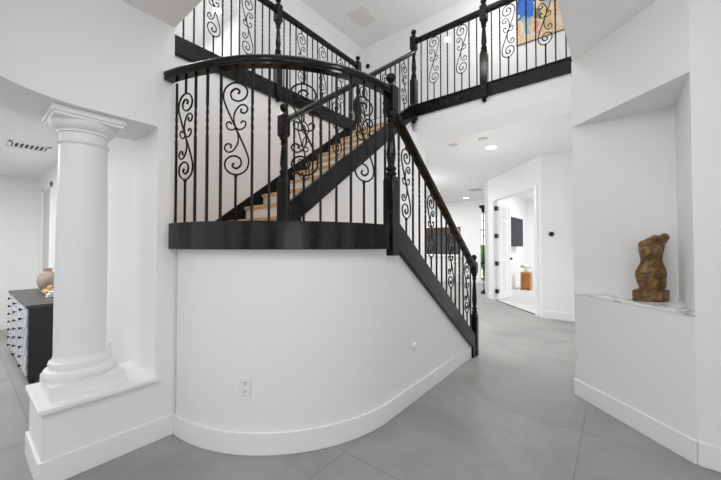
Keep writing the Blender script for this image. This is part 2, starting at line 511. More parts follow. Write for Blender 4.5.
path_wall = bow + [(2.12, 1.375), (2.3, 1.375), (2.8, 1.375), (3.3, 1.375), (3.83, 1.375)]
struct(strip(path_wall, .1, lambda x, y: min(1.42, SL(x) - .05)), 'wall_bow', M['wall'])
bbow = arc(CC, 1.085 + .018, 180.4, 270, 40) + [(2.6, 1.357), (3.2, 1.357), (3.822, 1.357)]
def base_strip(pts, h=.142, th=.017):
    m = strip(pts, th, h); 
    return m
def base_line(a, b, inward, h=.142, th=.016, mb=None):
    mb = mb or MB(); a = Vector(a); b = Vector(b); n = Vector(inward).normalized()*th
    mb.prism([tuple(a), tuple(b), tuple(b + n), tuple(a + n)], 0, h); return mb
struct(strip(bbow, .017, .142), 'baseboard_bow', M['trim'], .004)
bb = MB(); bb.box((.289, YW - .016, 0), (.985, YW, .142)); bb.box((.289, YW, 0), (.305, 2.96, .142))
struct(bb, 'baseboard_column', M['trim'], .004)
bb = base_line(NA, NB, (-1, .97)); bb.box((2.796, -3, 0), (2.812, -.373, .142))
struct(bb, 'baseboard_niche', M['trim'], .004)
bb = MB(); bb.box((6.744, .31, 0), (6.76, 1.07, .142)); struct(bb, 'baseboard_hall', M['trim'], .004)
bb = base_line(wp(T1 + .01), wp(TL), (-wn.x, -wn.y)); bb.box((8.7, 2.514, 0), (12.8, 2.53, .142)); bb.box((12.784, -2, 0), (12.8, 2.51, .142))
struct(bb, 'baseboard_bedroom', M['trim'], .004)
bb = MB(); bb.box((11.735, 3.86, 0), (11.75, 9, .142)); bb.box((.839, 2.97, 0), (.855, 6.4, .142)); bb.box((-5, 7.625, 0), (.85, 7.64, .142))
struct(bb, 'baseboard_far', M['trim'], .004)
bb = MB(); bb.box((2.76, 4.615, ZU), (5.9, 4.63, ZU + .14)); bb.box((5.885, .3, ZU), (5.9, 4.6, ZU + .14)); struct(bb, 'baseboard_upper', M['trim'], .004)

# landing deck
deck = arc(CC, 1.08, 180, 270, 30) + [(2.12, 1.38), (2.12, 2.34), (1.92, 2.34), (1.92, 3.51), (.957, 3.51), (.957, 2.475)]
struct(MB().prism(deck, 1.36, ZL), 'floor_landing', M['tread'])

# black fascia boards
struct(strip(arc(CC, 1.145, 179.8, 266.5, 44), .055, 1.483, 1.301), 'trim_5', M['black'], .004)
struct(MB().box((4.25, .30, 3.272), (4.276, 2.36, 3.445)).box((4.235, .30, 3.43), (4.276, 2.36, 3.447)), 'trim_6', M['black'], .003)
f = MB().box((.957, 3.475, 3.285), (4.25, 3.515, 3.475)); struct(f, 'trim_7', M['black'], .003)

# dining doorway casing in the right wall of the dining room
w = MB()
for a, b in (((.838, 7.12, 0), (.856, 7.2, 2.27)), ((.838, 6.42, 0), (.856, 6.5, 2.27)), ((.838, 6.42, 2.19), (.856, 7.2, 2.27))): w.box(a, b)
struct(w, 'trim_8', M['trim'], .003)
d = build(MB().box((.848, 6.5, .01), (.853, 7.12, 2.19)), 'door_2', M['greyvent'], None, 0, 'structure')

# bedroom door leaf (swung into the room)
hx, hy = wp(T1 - .03, .07)
ang = radians(-9.0)
dl = thing('door', 'open white panel door on four black hinges beyond the hall', 'door', (hx, hy, 0))
dl['kind'] = 'structure'; dl.name = 'door_1'; ORG[dl.name] = (hx, hy, 0)
leafm = MB()
def dlb(mb, u0, u1, v0, v1, z0, z1):
    c_, s_ = cos(ang), sin(ang)
    P = [(u0, v0), (u1, v0), (u1, v1), (u0, v1)]
    mb.prism([(hx + u*c_ - v*s_, hy + u*s_ + v*c_) for u, v in P], z0, z1)
dlb(leafm, 0, .80, -.02, .02, .012, 2.44)
build(leafm, 'leaf', M['trim'], dl)
for u0, u1 in ((.11, .36), (.44, .69)):
    for z0, z1 in ((.22, .95), (1.12, 1.92), (2.02, 2.32)):
        p = MB(); th = .028
        for q in ((u0, u1, z0, z0 + .025), (u0, u1, z1 - .025, z1), (u0, u0 + .025, z0, z1), (u1 - .025, u1, z0, z1)):
            dlb(p, q[0], q[1], -th, -.02, q[2], q[3])
        build(p, 'panel_moulding', M['trim'], dl)
for z in (.22, .90, 1.58, 2.26):
    p = MB(); dlb(p, -.045, .05, -.032, .022, z - .05, z + .05); build(p, 'hinge', M['knob'], dl)
p = MB(); q = (hx + .74*cos(ang) + .05*sin(ang), hy + .74*sin(ang) - .05*cos(ang), 1.0); p.ball(q, .03)
dlb(p, .725, .755, -.05, -.02, .985, 1.015); build(p, 'knob', M['knob'], dl)

# ------------------------------------------------------------------ stairs
def make_upper():
    st = thing('staircase', 'upper straight flight with honey oak treads, white risers and black stringer', 'staircase', (1.9, 2.34, ZL), 'stair flights')
    for k in range(1, 12):
        x = 1.90 + (k-1)*.243; z = ZL + .1827*k
        if k < 11:
            build(MB().box((x, 2.346, z - .038), (x + .275, 3.494, z)), 'tread', M['tread'], st, .006)
        build(MB().box((x + .025, 2.346, z - .1827 + (.0 if k > 1 else 0)), (x + .04, 3.494, z - .038)), 'riser', M['riser'], st)
    pts = [(1.84, ST(1.84)), (4.24, ST(4.24)), (4.24, ST(4.24) - .238), (2.0, ST(2.0) - .238), (1.99, ZL), (1.84, ZL)]
    build(MB().prism(pts, 2.292, 2.345, 'y'), 'stringer', M['black'], st, .004)
    SK = lambda x: 1.685 + .76*(x - 1.9)
    pts = [(1.55, ZL), (1.57, SK(1.57)), (4.24, SK(4.24)), (4.24, SK(4.24) - .45), (2.3, ZL)]
    build(MB().prism(pts, 3.495, 3.512, 'y'), 'skirt_board', M['skirt'], st)
    return st
make_upper()
def make_lower():
    st = thing('staircase', 'lower flight running from the bowed landing down to the hall floor', 'staircase', (3.8, 1.4, 0), 'stair flights')
    for k in range(1, 9):
        x = 3.83 - (k-1)*.2475; z = .179*k
        if k < 8: build(MB().box((x - .275, 1.45, z - .038), (x, 2.316, z)), 'tread', M['tread'], st, .006)
        build(MB().box((x - .04, 1.45, z - .179), (x - .025, 2.316, z - .038)), 'riser', M['riser'], st)
    pts = [(2.13, SL(2.13)), (3.90, SL(3.90)), (3.90, 0.0), (3.82, 0.0), (3.82, .135), (2.13, SL(2.13) - .218)]
    build(MB().prism(pts, 1.333, 1.45, 'y'), 'stringer', M['black'], st, .004)
    return st
make_lower()

# ------------------------------------------------------------------ railings
RG = 'black iron railings of stair and gallery'
RAILP = [(-.030, 0), (-.033, .012), (-.026, .022), (-.034, .036), (-.033, .052), (-.022, .066), (0, .073), (.022, .066), (.033, .052), (.034, .036), (.026, .022), (.033, .012), (.030, 0)]

def newel(parent, x, y, zb0, zb1, zk0, zk1, hw=.045, drop=False):
    """square foot zb0..zb1, turned shaft to zk0, square block zk0..zk1, ball on top"""
    root = MB(); c = (x, y)
    root.sqlathe([(hw, zb0), (hw, zb1 - .03), (hw*.82, zb1)], c)
    if drop: root.lathe([(.001, -.055), (.02, -.05), (.030, -.03), (.022, -.012), (.030, 0)], (x, y, zb0), 16)
    n = build(root, 'newel_post', M['black'], parent, .004)
    L = zk0 - zb1
    r = hw
    prof = [(r*.70, 0), (r*.92, .012), (r*.92, .03), (r*.62, .04), (r*.86, .055), (r*.86, .07), (r*.55, .085),
            (r*.78, .16*L + .08), (r*.80, .35*L), (r*.62, .62*L), (r*.48, .85*L), (r*.46, L - .075), (r*.72, L - .065), (r*.72, L - .05), (r*.5, L - .04), (r*.85, L - .02), (r*.85, L)]
    prof = sorted(prof, key=lambda p: p[1])
    build(MB().lathe(prof, (x, y, zb1), 20), 'turned_shaft', M['black'], n)
    build(MB().sqlathe([(hw*.75, zk0), (hw*.98, zk0 + .02), (hw*.98, zk1 - .03), (hw*.6, zk1)], c), 'block', M['black'], n, .003)
    build(MB().lathe([(r*.5, 0), (r*.42, .012), (r*.62, .022), (r*.82, .036), (r*.88, .05), (r*.78, .066), (r*.5, .078), (.002, .083)], (x, y, zk1), 20), 'ball_cap', M['black'], n)
    return n

def bar_mesh(h, half=.0068):
    """square iron bar with a twisted stretch"""
    mb = MB(); lv = [(0, 0), (.56*h, 0)]
    for i in range(1, 19): lv.append((.56*h + .22*h*i/18, i/18*2*pi))
    lv += [(.79*h, 2*pi), (h, 2*pi)]
    vs = []; fs = []
    for z, a in lv:
        for k in range(4):
            q = a + pi/4 + k*pi/2; vs.append((half*1.414*cos(q), half*1.414*sin(q), z))
    for i in range(len(lv) - 1):
        for k in range(4): a, b = 4*i + k, 4*i + (k+1) % 4; fs.append((a, b, b+4, a+4))
    fs += [(3, 2, 1, 0), tuple(range(4*len(lv) - 4, 4*len(lv)))]
    mb.add(vs, fs); return mb

MAIN = [(0, 0), (-.032, .07), (-.066, .15), (-.083, .21), (-.070, .265), (-.022, .297), (.036, .287), (.070, .245), (.062, .198), (.018, .176), (-.026, .195), (-.034, .235), (-.004, .258), (.022, .242), (.012, .222)]
SEC = [(0, 0), (-.014, .05), (-.010, .10), (.018, .142), (.052, .150), (.074, .124), (.058, .097), (.032, .104), (.034, .126)]
CUR = [(0, 0), (.028, -.008), (.056, .006), (.062, .034), (.044, .046), (.030, .032)]
def scroll_mesh(h0, h1, w=1.0, r=.0062):
    """S scroll with curls between heights h0 and h1, in the local xz plane"""
    k = (h1 - h0)/.6; zc = (h0 + h1)/2; mb = MB()
    def add(pts, flip, mirror=1, rr=r):
        s = -1 if flip else 1
        P = catmull([(mirror*s*u*w, 0, zc + s*v*k) for u, v in pts], 5)
        mb.tube(P, lambda t: rr*(1.0 if t < .8 else 1.15), 6)
    for fl in (0, 1): add(MAIN, fl); add(SEC, fl, 1, r*.9)
    add(CUR, 0, 1, r*.85); add([(u, v) for u, v in CUR], 0, -1, r*.85)
    mb.ball((0, 0, zc), r*1.9, 8, 6)
    return mb

def rail_set(name_label, pts_list, base_pt, H, h0, h1, w, rail_path, rot_fn, newels, prof=RAILP, railz=0):
    """pts_list: (x, y, z of foot, is_scroll, rotation)"""
    t = thing('stair_railing', name_label, 'railing', base_pt, RG)
    # prototypes are meshed around the thing's own origin, then placed
    bar0 = None; sc0 = None
    fb = build_local(bar_mesh(H), 'baluster', M['iron'], t)
    sb = MB(); sb.lathe([(.0085, 0), (.0085, h0 - .016), (.0125, h0 - .008), (.0125, h0 + .004), (.007, h0 + .008)], (0, 0, 0), 8)
    fs = build_local(sb, 'scroll_baluster', M['iron'], t)
    fu = build_local(MB().lathe([(.007, h1 - .006), (.0085, h1), (.0085, H)], (0, 0, 0), 8), 'upper_rod', M['iron'], fs)
    fc = build_local(scroll_mesh(h0, h1, w), 'scroll', M['iron'], fs)
    used = {0: False, 1: False}
    for (x, y, z, s, rz) in pts_list:
        src = fs if s else fb
        if not used[s]:
            used[s] = True; o = src; o.location = Vector((x, y, z)) - Vector(base_pt); o.rotation_euler = (0, 0, rz)
        else:
            inst(src, t, (x, y, z), rz)
    build(MB().sweep(rail_path, prof), 'handrail', M['black'], t)
    for nw in newels: newel(t, *nw[:6], **(nw[6] if len(nw) > 6 else {}))
    return t
def build_local(mb, name, m, parent):
    me = bpy.data.meshes.new(name); me.from_pydata(mb.v, [], mb.f)
    me.polygons.foreach_set('use_smooth', mb.sm); me.materials.append(m)
    o = bpy.data.objects.new(name, me); COL.objects.link(o); o.parent = parent; ORG[o.name] = (0, 0, 0)
    return o

# landing: sixteen bars round the bow, a scroll every fourth
pl = []
for k in range(16):
    a = 186.7 + 5.73*(k - 1) if k else 179.9; x, y = CC[0] + 1.10*cos(radians(a)), CC[1] + 1.10*sin(radians(a))
    pl.append((x, y, 1.482, 1 if k in (1, 5, 9, 13) else 0, radians(a + 90)))
rp = []
for i in range(49):
    a = 179.9 + 90.1*i/48; fl = max(0, (204 - a)/24)**2*.058
    rp.append((CC[0] + (1.10 + fl)*cos(radians(a)), CC[1] + (1.10 + fl)*sin(radians(a)), 2.486))
rp.append((2.085, 1.36, 2.486))
LANDING = rail_set('curved black railing with scrolls on the landing above the bowed white wall', pl, (CC[0], 1.36, 1.482), 1.012, .30, .905, 1.08, rp, None,
         [(2.093, 1.36, 1.25, 1.862, 2.36, 2.59, dict(hw=.046))])
# lower flight
pl = []
for k in range(15):
    x = 2.205 + .1145*k
    pl.append((x, 1.36, SL(x) - .01, 1 if k in (1, 5, 9, 13) else 0, 0.0))
LR = lambda x: 2.359 - .723*(x - 2.21)
rp = [(2.13, 1.36, LR(2.13) - .075), (3.93, 1.36, LR(3.93) - .075)]
rail_set('sloping black railing descending the lower flight from landing newel to floor newel', pl, (3.955, 1.36, 0), .82, .16, .74, .88, rp, None,
         [(3.945, 1.36, .0, .50, .985, 1.14, dict(hw=.036))], RAILP)
# upper flight
pl = []
for k in range(19):
    x = 1.93 + .1165*k
    pl.append((x, 2.32, ST(x) - .01, 1 if k in (1, 5, 9, 13, 17) else 0, 0.0))
UR = lambda x: 2.629 + .745*(x - 1.998)
rp = [(1.82, 2.32, UR(1.82) - .085), (4.2, 2.32, UR(4.2) - .085)]
rail_set('sloping black railing climbing beside the oak treads of the upper flight', pl, (1.81, 2.32, ZL), .72, .10, .66, .86, rp, None,
         [(1.81, 2.32, ZL, 1.925, 2.30, 2.52, dict(hw=.042))])
# left gallery
pl = []
S1 = {4: 1, 8: 1, 0: 0}
for k in range(12):
    x = 1.325 + .1055*k; pl.append((x, 3.49, 3.47, 1 if k in (0, 4, 8) else 0, 0.0))
for k in range(15):
    x = 2.72 + .1045*k; pl.append((x, 3.49, 3.47, 1 if k in (3, 7, 11) else 0, 0.0))
pl.append((1.22, 3.49, 3.47, 0, 0.0)); pl.append((1.115, 3.49, 3.47, 0, 0.0)); pl.append((1.01, 3.49, 3.47, 0, 0.0))
rp = [(.957, 3.49, 4.44), (4.3, 3.49, 4.44)]
rail_set('straight black gallery railing high on the left above the white stair wall', pl, (2.65, 3.49, 3.47), .975, .20, .90, .92, rp, None,
         [(2.62, 3.487, 3.29, 3.86, 4.30, 4.56, dict(hw=.045, drop=True)), (4.31, 3.487, 3.46, 3.86, 4.30, 4.56, dict(hw=.045))])
# right gallery
pl = []
for k in range(9):
    y = 2.235 - .1025*k; pl.append((4.262, y, 3.44, 1 if k in (2, 6) else 0, pi/2))
for k in range(10):
    y = 1.225 - .1015*k
    if y > .33: pl.append((4.262, y, 3.44, 1 if k in (2, 6) else 0, pi/2))
rp = [(4.262, 2.32, 4.385), (4.262, .292, 4.385)]
rail_set('straight black gallery railing above the hall opening in front of the painting', pl, (4.262, 1.32, 3.44), .95, .25, .92, .92, rp, None,
         [(4.237, 2.345, 3.215, 3.83, 4.27, 4.50, dict(hw=.046, drop=True)), (4.262, 1.322, 3.26, 3.86, 4.27, 4.50, dict(hw=.045, drop=True))])

# ------------------------------------------------------------------ column
col = thing('column', 'round white classical column standing on the low ledge wall', 'column', (.505, 2.70, .433))
cx, cy = .505, 2.70
build(MB().box((cx - .165, cy - .174, .433), (cx + .20, cy + .174, .513)), 'plinth', M['column'], col, .004)
build(MB().lathe([(.172, .513), (.180, .53), (.180, .55), (.170, .568), (.152, .574), (.150, .585), (.154, .60), (.150, .615), (.138, .622), (.134, .632), (.130, .65)], (cx, cy, 0), 48), 'base', M['column'], col)
sh = [(.130, .65), (.130, .95), (.129, 1.25), (.127, 1.55), (.123, 1.8), (.120, 1.98)]
build(MB().lathe(sh, (cx, cy, 0), 48), 'shaft', M['column'], col)
cap = MB().lathe([(.119, 1.955), (.127, 1.96), (.132, 1.969), (.127, 1.978), (.120, 1.983), (.121, 2.028), (.131, 2.032), (.133, 2.040), (.130, 2.045), (.140, 2.049), (.153, 2.058), (.163, 2.070), (.168, 2.084), (.168, 2.095), (.150, 2.0955)], (cx, cy, 0), 48)
build(cap, 'capital', M['column'], col)
build(MB().box((cx - .180, cy - .182, 2.112), (cx + .180, cy + .182, 2.149)).box((cx - .170, cy - .172, 2.094), (cx + .170, cy + .172, 2.113)), 'abacus', M['column'], col, .004)

# ------------------------------------------------------------------ statue in the niche
sx, sy, sz = 3.262, -.195, .912
u = Vector((.62, -.785)); n = Vector((.785, .62))      # u to the viewer's right, n away from the viewer
stt = thing('statue', 'mottled bronze torso statue without head or arms in the wall niche', 'statue', (sx, sy, sz))
def sp(a, d, z):
    a += .020 if z > .0855 else .006
    return (sx + u.x*a + n.x*d, sy + u.y*a + n.y*d, sz + z)
b = MB()
base_poly = [(-.150, -.012), (.005, -.078), (.121, -.028), (-.030, .078)]
b.prism([sp(a, d, 0)[:2] for a, d in base_poly], sz, sz + .085)
build(b, 'base', M['bronze'], stt, .008)
t = MB()
# (height, centre, half width, half depth, front shift)
R = [(.078, -.008, .070, .052, 0), (.10, -.008, .074, .056, 0), (.145, -.010, .090, .064, 0), (.19, -.006, .099, .070, .004), (.215, -.004, .098, .068, .006),
     (.245, -.001, .090, .060, .004), (.275, .000, .076, .052, 0), (.305, -.006, .068, .048, -.003), (.335, -.010, .070, .052, -.006),
     (.365, -.010, .076, .056, -.006), (.40, -.004, .084, .054, -.003), (.43, .006, .088, .048, 0), (.455, .024, .078, .040, 0), (.478, .045, .050, .032, 0), (.492, .050, .026, .020, 0)]
vs = []; fs = []; NN = 32
for z, c0, hw, hd, fsft in R:
    for k in range(NN):
        a = 2*pi*k/NN; ca, sa = cos(a), sin(a)
        vs.append(sp(c0 + hw*abs(ca)**.85*(1 if ca > 0 else -1), fsft + hd*abs(sa)**.85*(1 if sa > 0 else -1), z))
for i in range(len(R) - 1):
    for k in range(NN):
        a, q = i*NN + k, i*NN + (k+1) % NN; fs.append((a, q, q + NN, a + NN))
fs.append(tuple(range(NN))[::-1]); fs.append(tuple(range((len(R)-1)*NN, len(R)*NN)))
t.add(vs, fs, True)
def blob(a, d, z, ra, rd, rz):
    o = len(t.v); t.ball((0, 0, 0), 1, 16, 12)
    for i in range(o, len(t.v)):
        q = t.v[i]; t.v[i] = sp(a + q[0]*ra, d + q[1]*rd, z + q[2]*rz)
blob(-.066, -.030, .372, .036, .042, .040); blob(-.012, -.048, .380, .042, .038, .040)   # breasts, turned to the viewer's left
blob(-.046, .008, .420, .036, .042, .036)                                                # lowered shoulder
blob(.066, .0, .452, .050, .036, .040); blob(.100, -.002, .478, .028, .028, .032)        # raised arm stump
blob(.030, .0, .470, .034, .028, .026)                                                   # neck
blob(-.052, -.010, .135, .044, .054, .080); blob(.030, -.010, .14, .050, .056, .085)     # thighs
blob(.040, .030, .20, .058, .050, .055)                                                  # hip
to = build(t, 'torso', M['bronze'], stt)
rm = to.modifiers.new('remesh', 'REMESH'); rm.mode = 'VOXEL'; rm.voxel_size = .0055; rm.use_smooth_shade = True
smo = to.modifiers.new('smooth', 'SMOOTH'); smo.iterations = 6; smo.factor = .5

# ------------------------------------------------------------------ chest of drawers in the dining room
CX0, CX1, CY0, CY1, CH = .42, .838, 4.40, 6.10, .755
ch = thing('chest_of_drawers', 'long black chest of small pale drawers behind the column', 'chest', (CX0, CY0, 0))
build(MB().box((CX0 + .02, CY0 + .015, .055), (CX1 - .01, CY1 - .015, CH - .03)), 'body', M['chest'], ch, .004)
build(MB().box((CX0, CY0, CH - .03), (CX1, CY1, CH)), 'top', M['chesttop'], ch, .004)
for x in (CX0 + .05, CX1 - .05):
    for y in (CY0 + .05, CY1 - .05):
        build(MB().sqlathe([(.018, 0), (.03, .058)], (x, y)), 'leg', M['chest'], ch)
for x, y in ((CX0 + .05, (CY0 + CY1)/2),): build(MB().sqlathe([(.018, 0), (.03, .058)], (x, y)), 'leg', M['chest'], ch)
nc, nr = 3, 7; dw = (CY1 - CY0 - .05)/nc; dh = (CH - .03 - .07)/nr
for i in range(nc):
    for j in range(nr):
        y0 = CY0 + .025 + i*dw + .008; z0 = .07 + j*dh + .006
        d = build(MB().box((CX0 + .006, y0, z0), (CX0 + .024, y0 + dw - .016, z0 + dh - .012)), 'drawer', M['drawer'], ch, .003)
        build(MB().lathe([(.004, .0), (.005, -.012), (.013, -.017), (.015, -.024), (.009, -.030)], (CX0 + .006, y0 + dw/2, z0 + dh/2), 10, 'x'), 'knob', M['knob'], d)
v = MB().lathe([(.04, 0), (.06, .01), (.092, .06), (.106, .12), (.100, .18), (.072, .222), (.044, .242), (.041, .262), (.054, .285), (.042, .283)], (.735, 5.72, CH), 28)
tag(build(v, 'vase', M['vase'], None, origin=(.735, 5.72, CH)), 'round taupe stoneware vase at the back of the black chest', 'vase')
k = MB()
for (a, bq, c2, r) in ((.62, 5.20, .035, .034), (.68, 5.24, .034, .034), (.75, 5.20, .036, .036), (.66, 5.28, .075, .032), (.72, 5.27, .078, .034), (.62, 5.32, .033, .032), (.74, 5.32, .034, .033)):
    k.ball((a + .045, bq, CH + c2), r, 10, 8, 1.1, 1.2, 1)
tag(build(k, 'driftwood_ornament', M['tan'], None, origin=(.725, 5.26, CH)), 'knotted tan driftwood ornament in front of the taupe vase', 'ornament')
for i, (z0, z1, lab, ins) in enumerate(((0, .03, 'lower white book of the pair on the black chest', 0), (.03, .058, 'upper white book of the pair on the black chest', .02))):
    bk = thing('book', lab, 'book', (.72, 4.98, CH + z0), 'books on the chest')
    build(MB().box((.63 + ins, 4.90 + ins, CH + z0), (.82 - ins, 5.06 - ins, CH + z0 + .004)).box((.63 + ins, 4.90 + ins, CH + z1 - .004), (.82 - ins, 5.06 - ins, CH + z1)).box((.63 + ins, 4.90 + ins, CH + z0), (.82 - ins, 4.904 + ins, CH + z1)), 'cover', M['book'], bk)
    build(MB().box((.636 + ins, 4.904 + ins, CH + z0 + .004), (.814 - ins, 5.054 - ins, CH + z1 - .004)), 'pages', M['page'], bk)

# ------------------------------------------------------------------ small fittings
def frame_at(p, nrm):
    nrm = Vector(nrm).normalized(); side = Vector((0, 0, 1)).cross(nrm).normalized(); return Vector(p), side, nrm
def fbox(mb, F, s0, s1, z0, z1, d0, d1):
    p, s, nn = F
    P = [p + s*s0 + nn*d0, p + s*s1 + nn*d0, p + s*s1 + nn*d1, p + s*s0 + nn*d1]
    mb.prism([(q.x, q.y) for q in P], p.z + z0, p.z + z1); return mb
def fdisc(mb, F, s, z, r, d0, d1, n=18, r2=None):
    p, sd, nn = F; vs = []
    for d, rr in ((d0, r), (d1, r if r2 is None else r2)):
        for k in range(n):
            a = 2*pi*k/n; q = p + sd*(s + rr*cos(a)) + nn*d; vs.append((q.x, q.y, q.z + z + rr*sin(a)))
    fs = [tuple(range(n))[::-1], tuple(range(n, 2*n))] + [(k, (k+1) % n, n + (k+1) % n, n + k) for k in range(n)]
    return mb.add(vs, fs)

def outlet(name_label, p, nrm):
    F = frame_at(p, nrm)
    o = thing('wall_outlet', name_label, 'outlet', p, 'wall outlets')
    build(fbox(MB(), F, -.037, .037, -.06, .06, -.004, .006), 'plate', M['plate'], o, .003)
    for z in (.026, -.026):
        s = build(fdisc(MB(), F, 0, z, .017, .004, .0085), 'socket', M['plate'], o)
        q = MB()
        fbox(q, F, -.008, -.005, z - .003, z + .009, .008, .0092); fbox(q, F, .005, .008, z - .003, z + .009, .008, .0092); fdisc(q, F, 0, z - .009, .003, .008, .0092, 8)
        build(q, 'slot', M['slot'], s)
    return o
a = radians(213.3); outlet('white double outlet low on the bowed wall under the landing', (CC[0] + 1.0855*cos(a), CC[1] + 1.0855*sin(a), .425), (cos(a), sin(a), 0))
outlet('white outlet on the dining wall just behind the column', (.855, 3.50, .43), (-1, 0, 0))
F = frame_at((2.43, 1.375, .47), (0, -1, 0))
pl_ = thing('wall_plate', 'small white wall plate with round knob near the lower stringer', 'wall plate', (2.43, 1.375, .47))
build(fbox(MB(), F, -.035, .035, -.055, .055, -.003, .006), 'plate', M['plate'], pl_, .003)
build(fdisc(MB(), F, .03, .0, .028, .004, .03, 20, .022), 'knob', M['plate'], pl_, .003)
F = frame_at((6.76, .918, 1.548), (-1, 0, 0))
th = thing('thermostat', 'round black thermostat on the white wall right of the doorway', 'thermostat', (6.76, .918, 1.548))
build(fdisc(MB(), F, 0, 0, .045, 0, .022, 28, .042), 'body', M['knob'], th)
build(fdisc(MB(), F, 0, 0, .018, .021, .024, 20), 'display', M['tv'], th)
F = frame_at((.51, 7.64, 1.01), (0, -1, 0))
sw = thing('light_switch', 'pale switch plate on the far dining room wall', 'switch', (.50, 7.64, 1.01))
build(fbox(MB(), F, -.08, .08, -.06, .06, 0, .008), 'plate', M['plate'], sw, .002)
for s in (-.04, .0, .04): build(fbox(MB(), F, s - .015, s + .015, -.03, .03, .008, .012), 'rocker', M['plate'], sw)
F = frame_at((5.92, 4.48, 5.53), (-1, 0, 0))
tag(build(fdisc(MB(), F, 0, 0, .05, 0, .03, 20), 'wall_sensor', M['knob'], None, origin=(5.92, 4.48, 5.53)), 'small round black sensor high in the upper corner', 'sensor')

def downlight(lab, x, y, z, r=.085):
    o = thing('ceiling_light', lab, 'ceiling light', (x, y, z), 'recessed ceiling lights')
    build(MB().lathe([(r*1.15, 0), (r*1.15, -.006), (r, -.012), (r*.98, -.004)], (x, y, z), 28), 'rim', M['plate'], o)
    build(MB().lathe([(r*.94, -.0125), (r*.94, -.015)], (x, y, z), 28), 'lens', M['bulb'], o)
    return o
downlight('round recessed ceiling light in the hall beside the two detectors', 5.655, 1.649, ZC)
downlight('recessed ceiling light in the far room, nearer the stair railing', 9.03, 4.25, ZC)
downlight('recessed ceiling light in the far room beside the ceiling vent', 11.0, 4.06, ZC)
downlight('recessed ceiling light in the room behind the left gallery', 3.05, 5.96, 5.88)
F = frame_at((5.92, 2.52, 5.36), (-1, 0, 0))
wl = thing('wall_glow_disc', 'small round glowing disc on the wall behind the right gallery railing', 'wall light', (5.92, 2.52, 5.36))
build(fdisc(MB(), F, 0, 0, .06, 0, .02), 'rim', M['plate'], wl); build(fdisc(MB(), F, 0, 0, .052, .02, .026), 'lens', M['bulb'], wl)  # glowing disc set where a bright spot shows on the wall
for lab, x, y in (('white smoke detector on the hall ceiling nearer the stair', 5.147, 2.114), ('white round detector on the hall ceiling beside the bright light', 5.13, 1.616)):
    o = thing('smoke_detector', lab, 'detector', (x, y, ZC), 'hall ceiling detectors')
    build(MB().lathe([(.075, 0), (.075, -.012), (.07, -.014)], (x, y, ZC), 28), 'base', M['greyvent'], o)
    build(MB().lathe([(.062, -.014), (.062, -.03), (.05, -.042), (.02, -.046)], (x, y, ZC), 28), 'cover', M['plate'], o)

def vent(lab, x0, x1, y0, y1, z, m, n=7, along='x', slat=.6, back=None):
    o = thing('air_vent', lab, 'vent', ((x0+x1)/2, (y0+y1)/2, z), 'ceiling air vents')
    fr = MB(); f = .025
    for a, b in (((x0, y0), (x1, y0 + f)), ((x0, y1 - f), (x1, y1)), ((x0, y0), (x0 + f, y1)), ((x1 - f, y0), (x1, y1))): fr.box((*a, z - .012), (*b, z))
    build(fr, 'frame', m, o)
    build(MB().box((x0 + f, y0 + f, z - .003), (x1 - f, y1 - f, z - .001)), 'backing', back or M['dark'], o)
    for i in range(n):
        if along == 'x':
            d = (y1 - y0 - 2*f)/n; q = y0 + f + i*d; s = MB().box((x0 + f, q + d*(1-slat)/2, z - .010), (x1 - f, q + d*(1+slat)/2, z - .004))
        else:
            d = (x1 - x0 - 2*f)/n; q = x0 + f + i*d; s = MB().box((q + d*(1-slat)/2, y0 + f, z - .010), (q + d*(1+slat)/2, y1 - f, z - .004))
        build(s, 'slat', m, o)
vent('square beige return vent on the high stairwell ceiling', 4.82, 5.32, 3.79, 4.19, ZT, M['ventm'], 16, 'x', .85, M['greyvent'])
vent('white slotted air vent on the dining ceiling left of the column', .33, .66, 5.06, 5.34, 2.46, M['plate'], 7, 'y', .38)
vent('grey air vent on the far room ceiling near the bedroom wall', 9.45, 9.85, 3.12, 3.42, ZC, M['greyvent'], 8, 'x', .7)

# painting
pg = thing('painting', 'abstract painting in blue, cream and ochre behind the right gallery railing', 'painting', (5.9, 1.04, 4.73), None)
build(MB().box((5.866, .555, 4.735), (5.888, 1.285, 5.75)), 'canvas', M['art'], pg)
build(MB().box((5.886, .552, 4.732), (5.9, 1.288, 5.753)), 'stretcher', M['brown'], pg)

# ------------------------------------------------------------------ bedroom beyond: tv, stool with flowers
tv = thing('television', 'flat black television on a wall arm inside the bedroom doorway', 'television', (11.2, 2.6, 1.8), 'televisions')
ta = radians(-2.1); P0 = Vector((9.7, 2.385))
def tvb(mb, s0, s1, d0, d1, z0, z1):
    c_, s_ = cos(ta), sin(ta)
    mb.prism([(P0.x + q*c_ - e*s_, P0.y + q*s_ + e*c_) for q, e in ((s0, d0), (s1, d0), (s1, d1), (s0, d1))], z0, z1); return mb
build(tvb(MB(), 0, 1.60, 0, .04, 1.32, 2.19), 'bezel', M['tvframe'], tv, .004)
build(tvb(MB(), .015, 1.585, -.004, 0, 1.34, 2.17), 'screen', M['tv'], tv)
build(tvb(MB(), .7, .9, .04, .165, 1.6, 1.9), 'mount', M['tvframe'], tv)
sl = thing('stool', 'amber wooden cube stool standing by the bedroom wall', 'stool', (10.85, 2.15, 0))
build(MB().box((10.70, 2.01, .49), (10.98, 2.29, .54)), 'top', M['stool'], sl, .004)
for y0, y1 in ((2.01, 2.05), (2.25, 2.29)): build(MB().box((10.70, y0, 0), (10.98, y1, .49)), 'side_panel', M['stool'], sl, .004)
build(MB().box((10.72, 2.05, .08), (10.96, 2.25, .12)), 'shelf', M['stool'], sl)
build(MB().box((10.78, 2.05, .0), (10.80, 2.25, .49)), 'back_panel', M['stool'], sl)
fl = thing('flower_arrangement', 'white flowers with pale leaves resting on the wooden stool', 'flowers', (10.85, 2.15, .54))
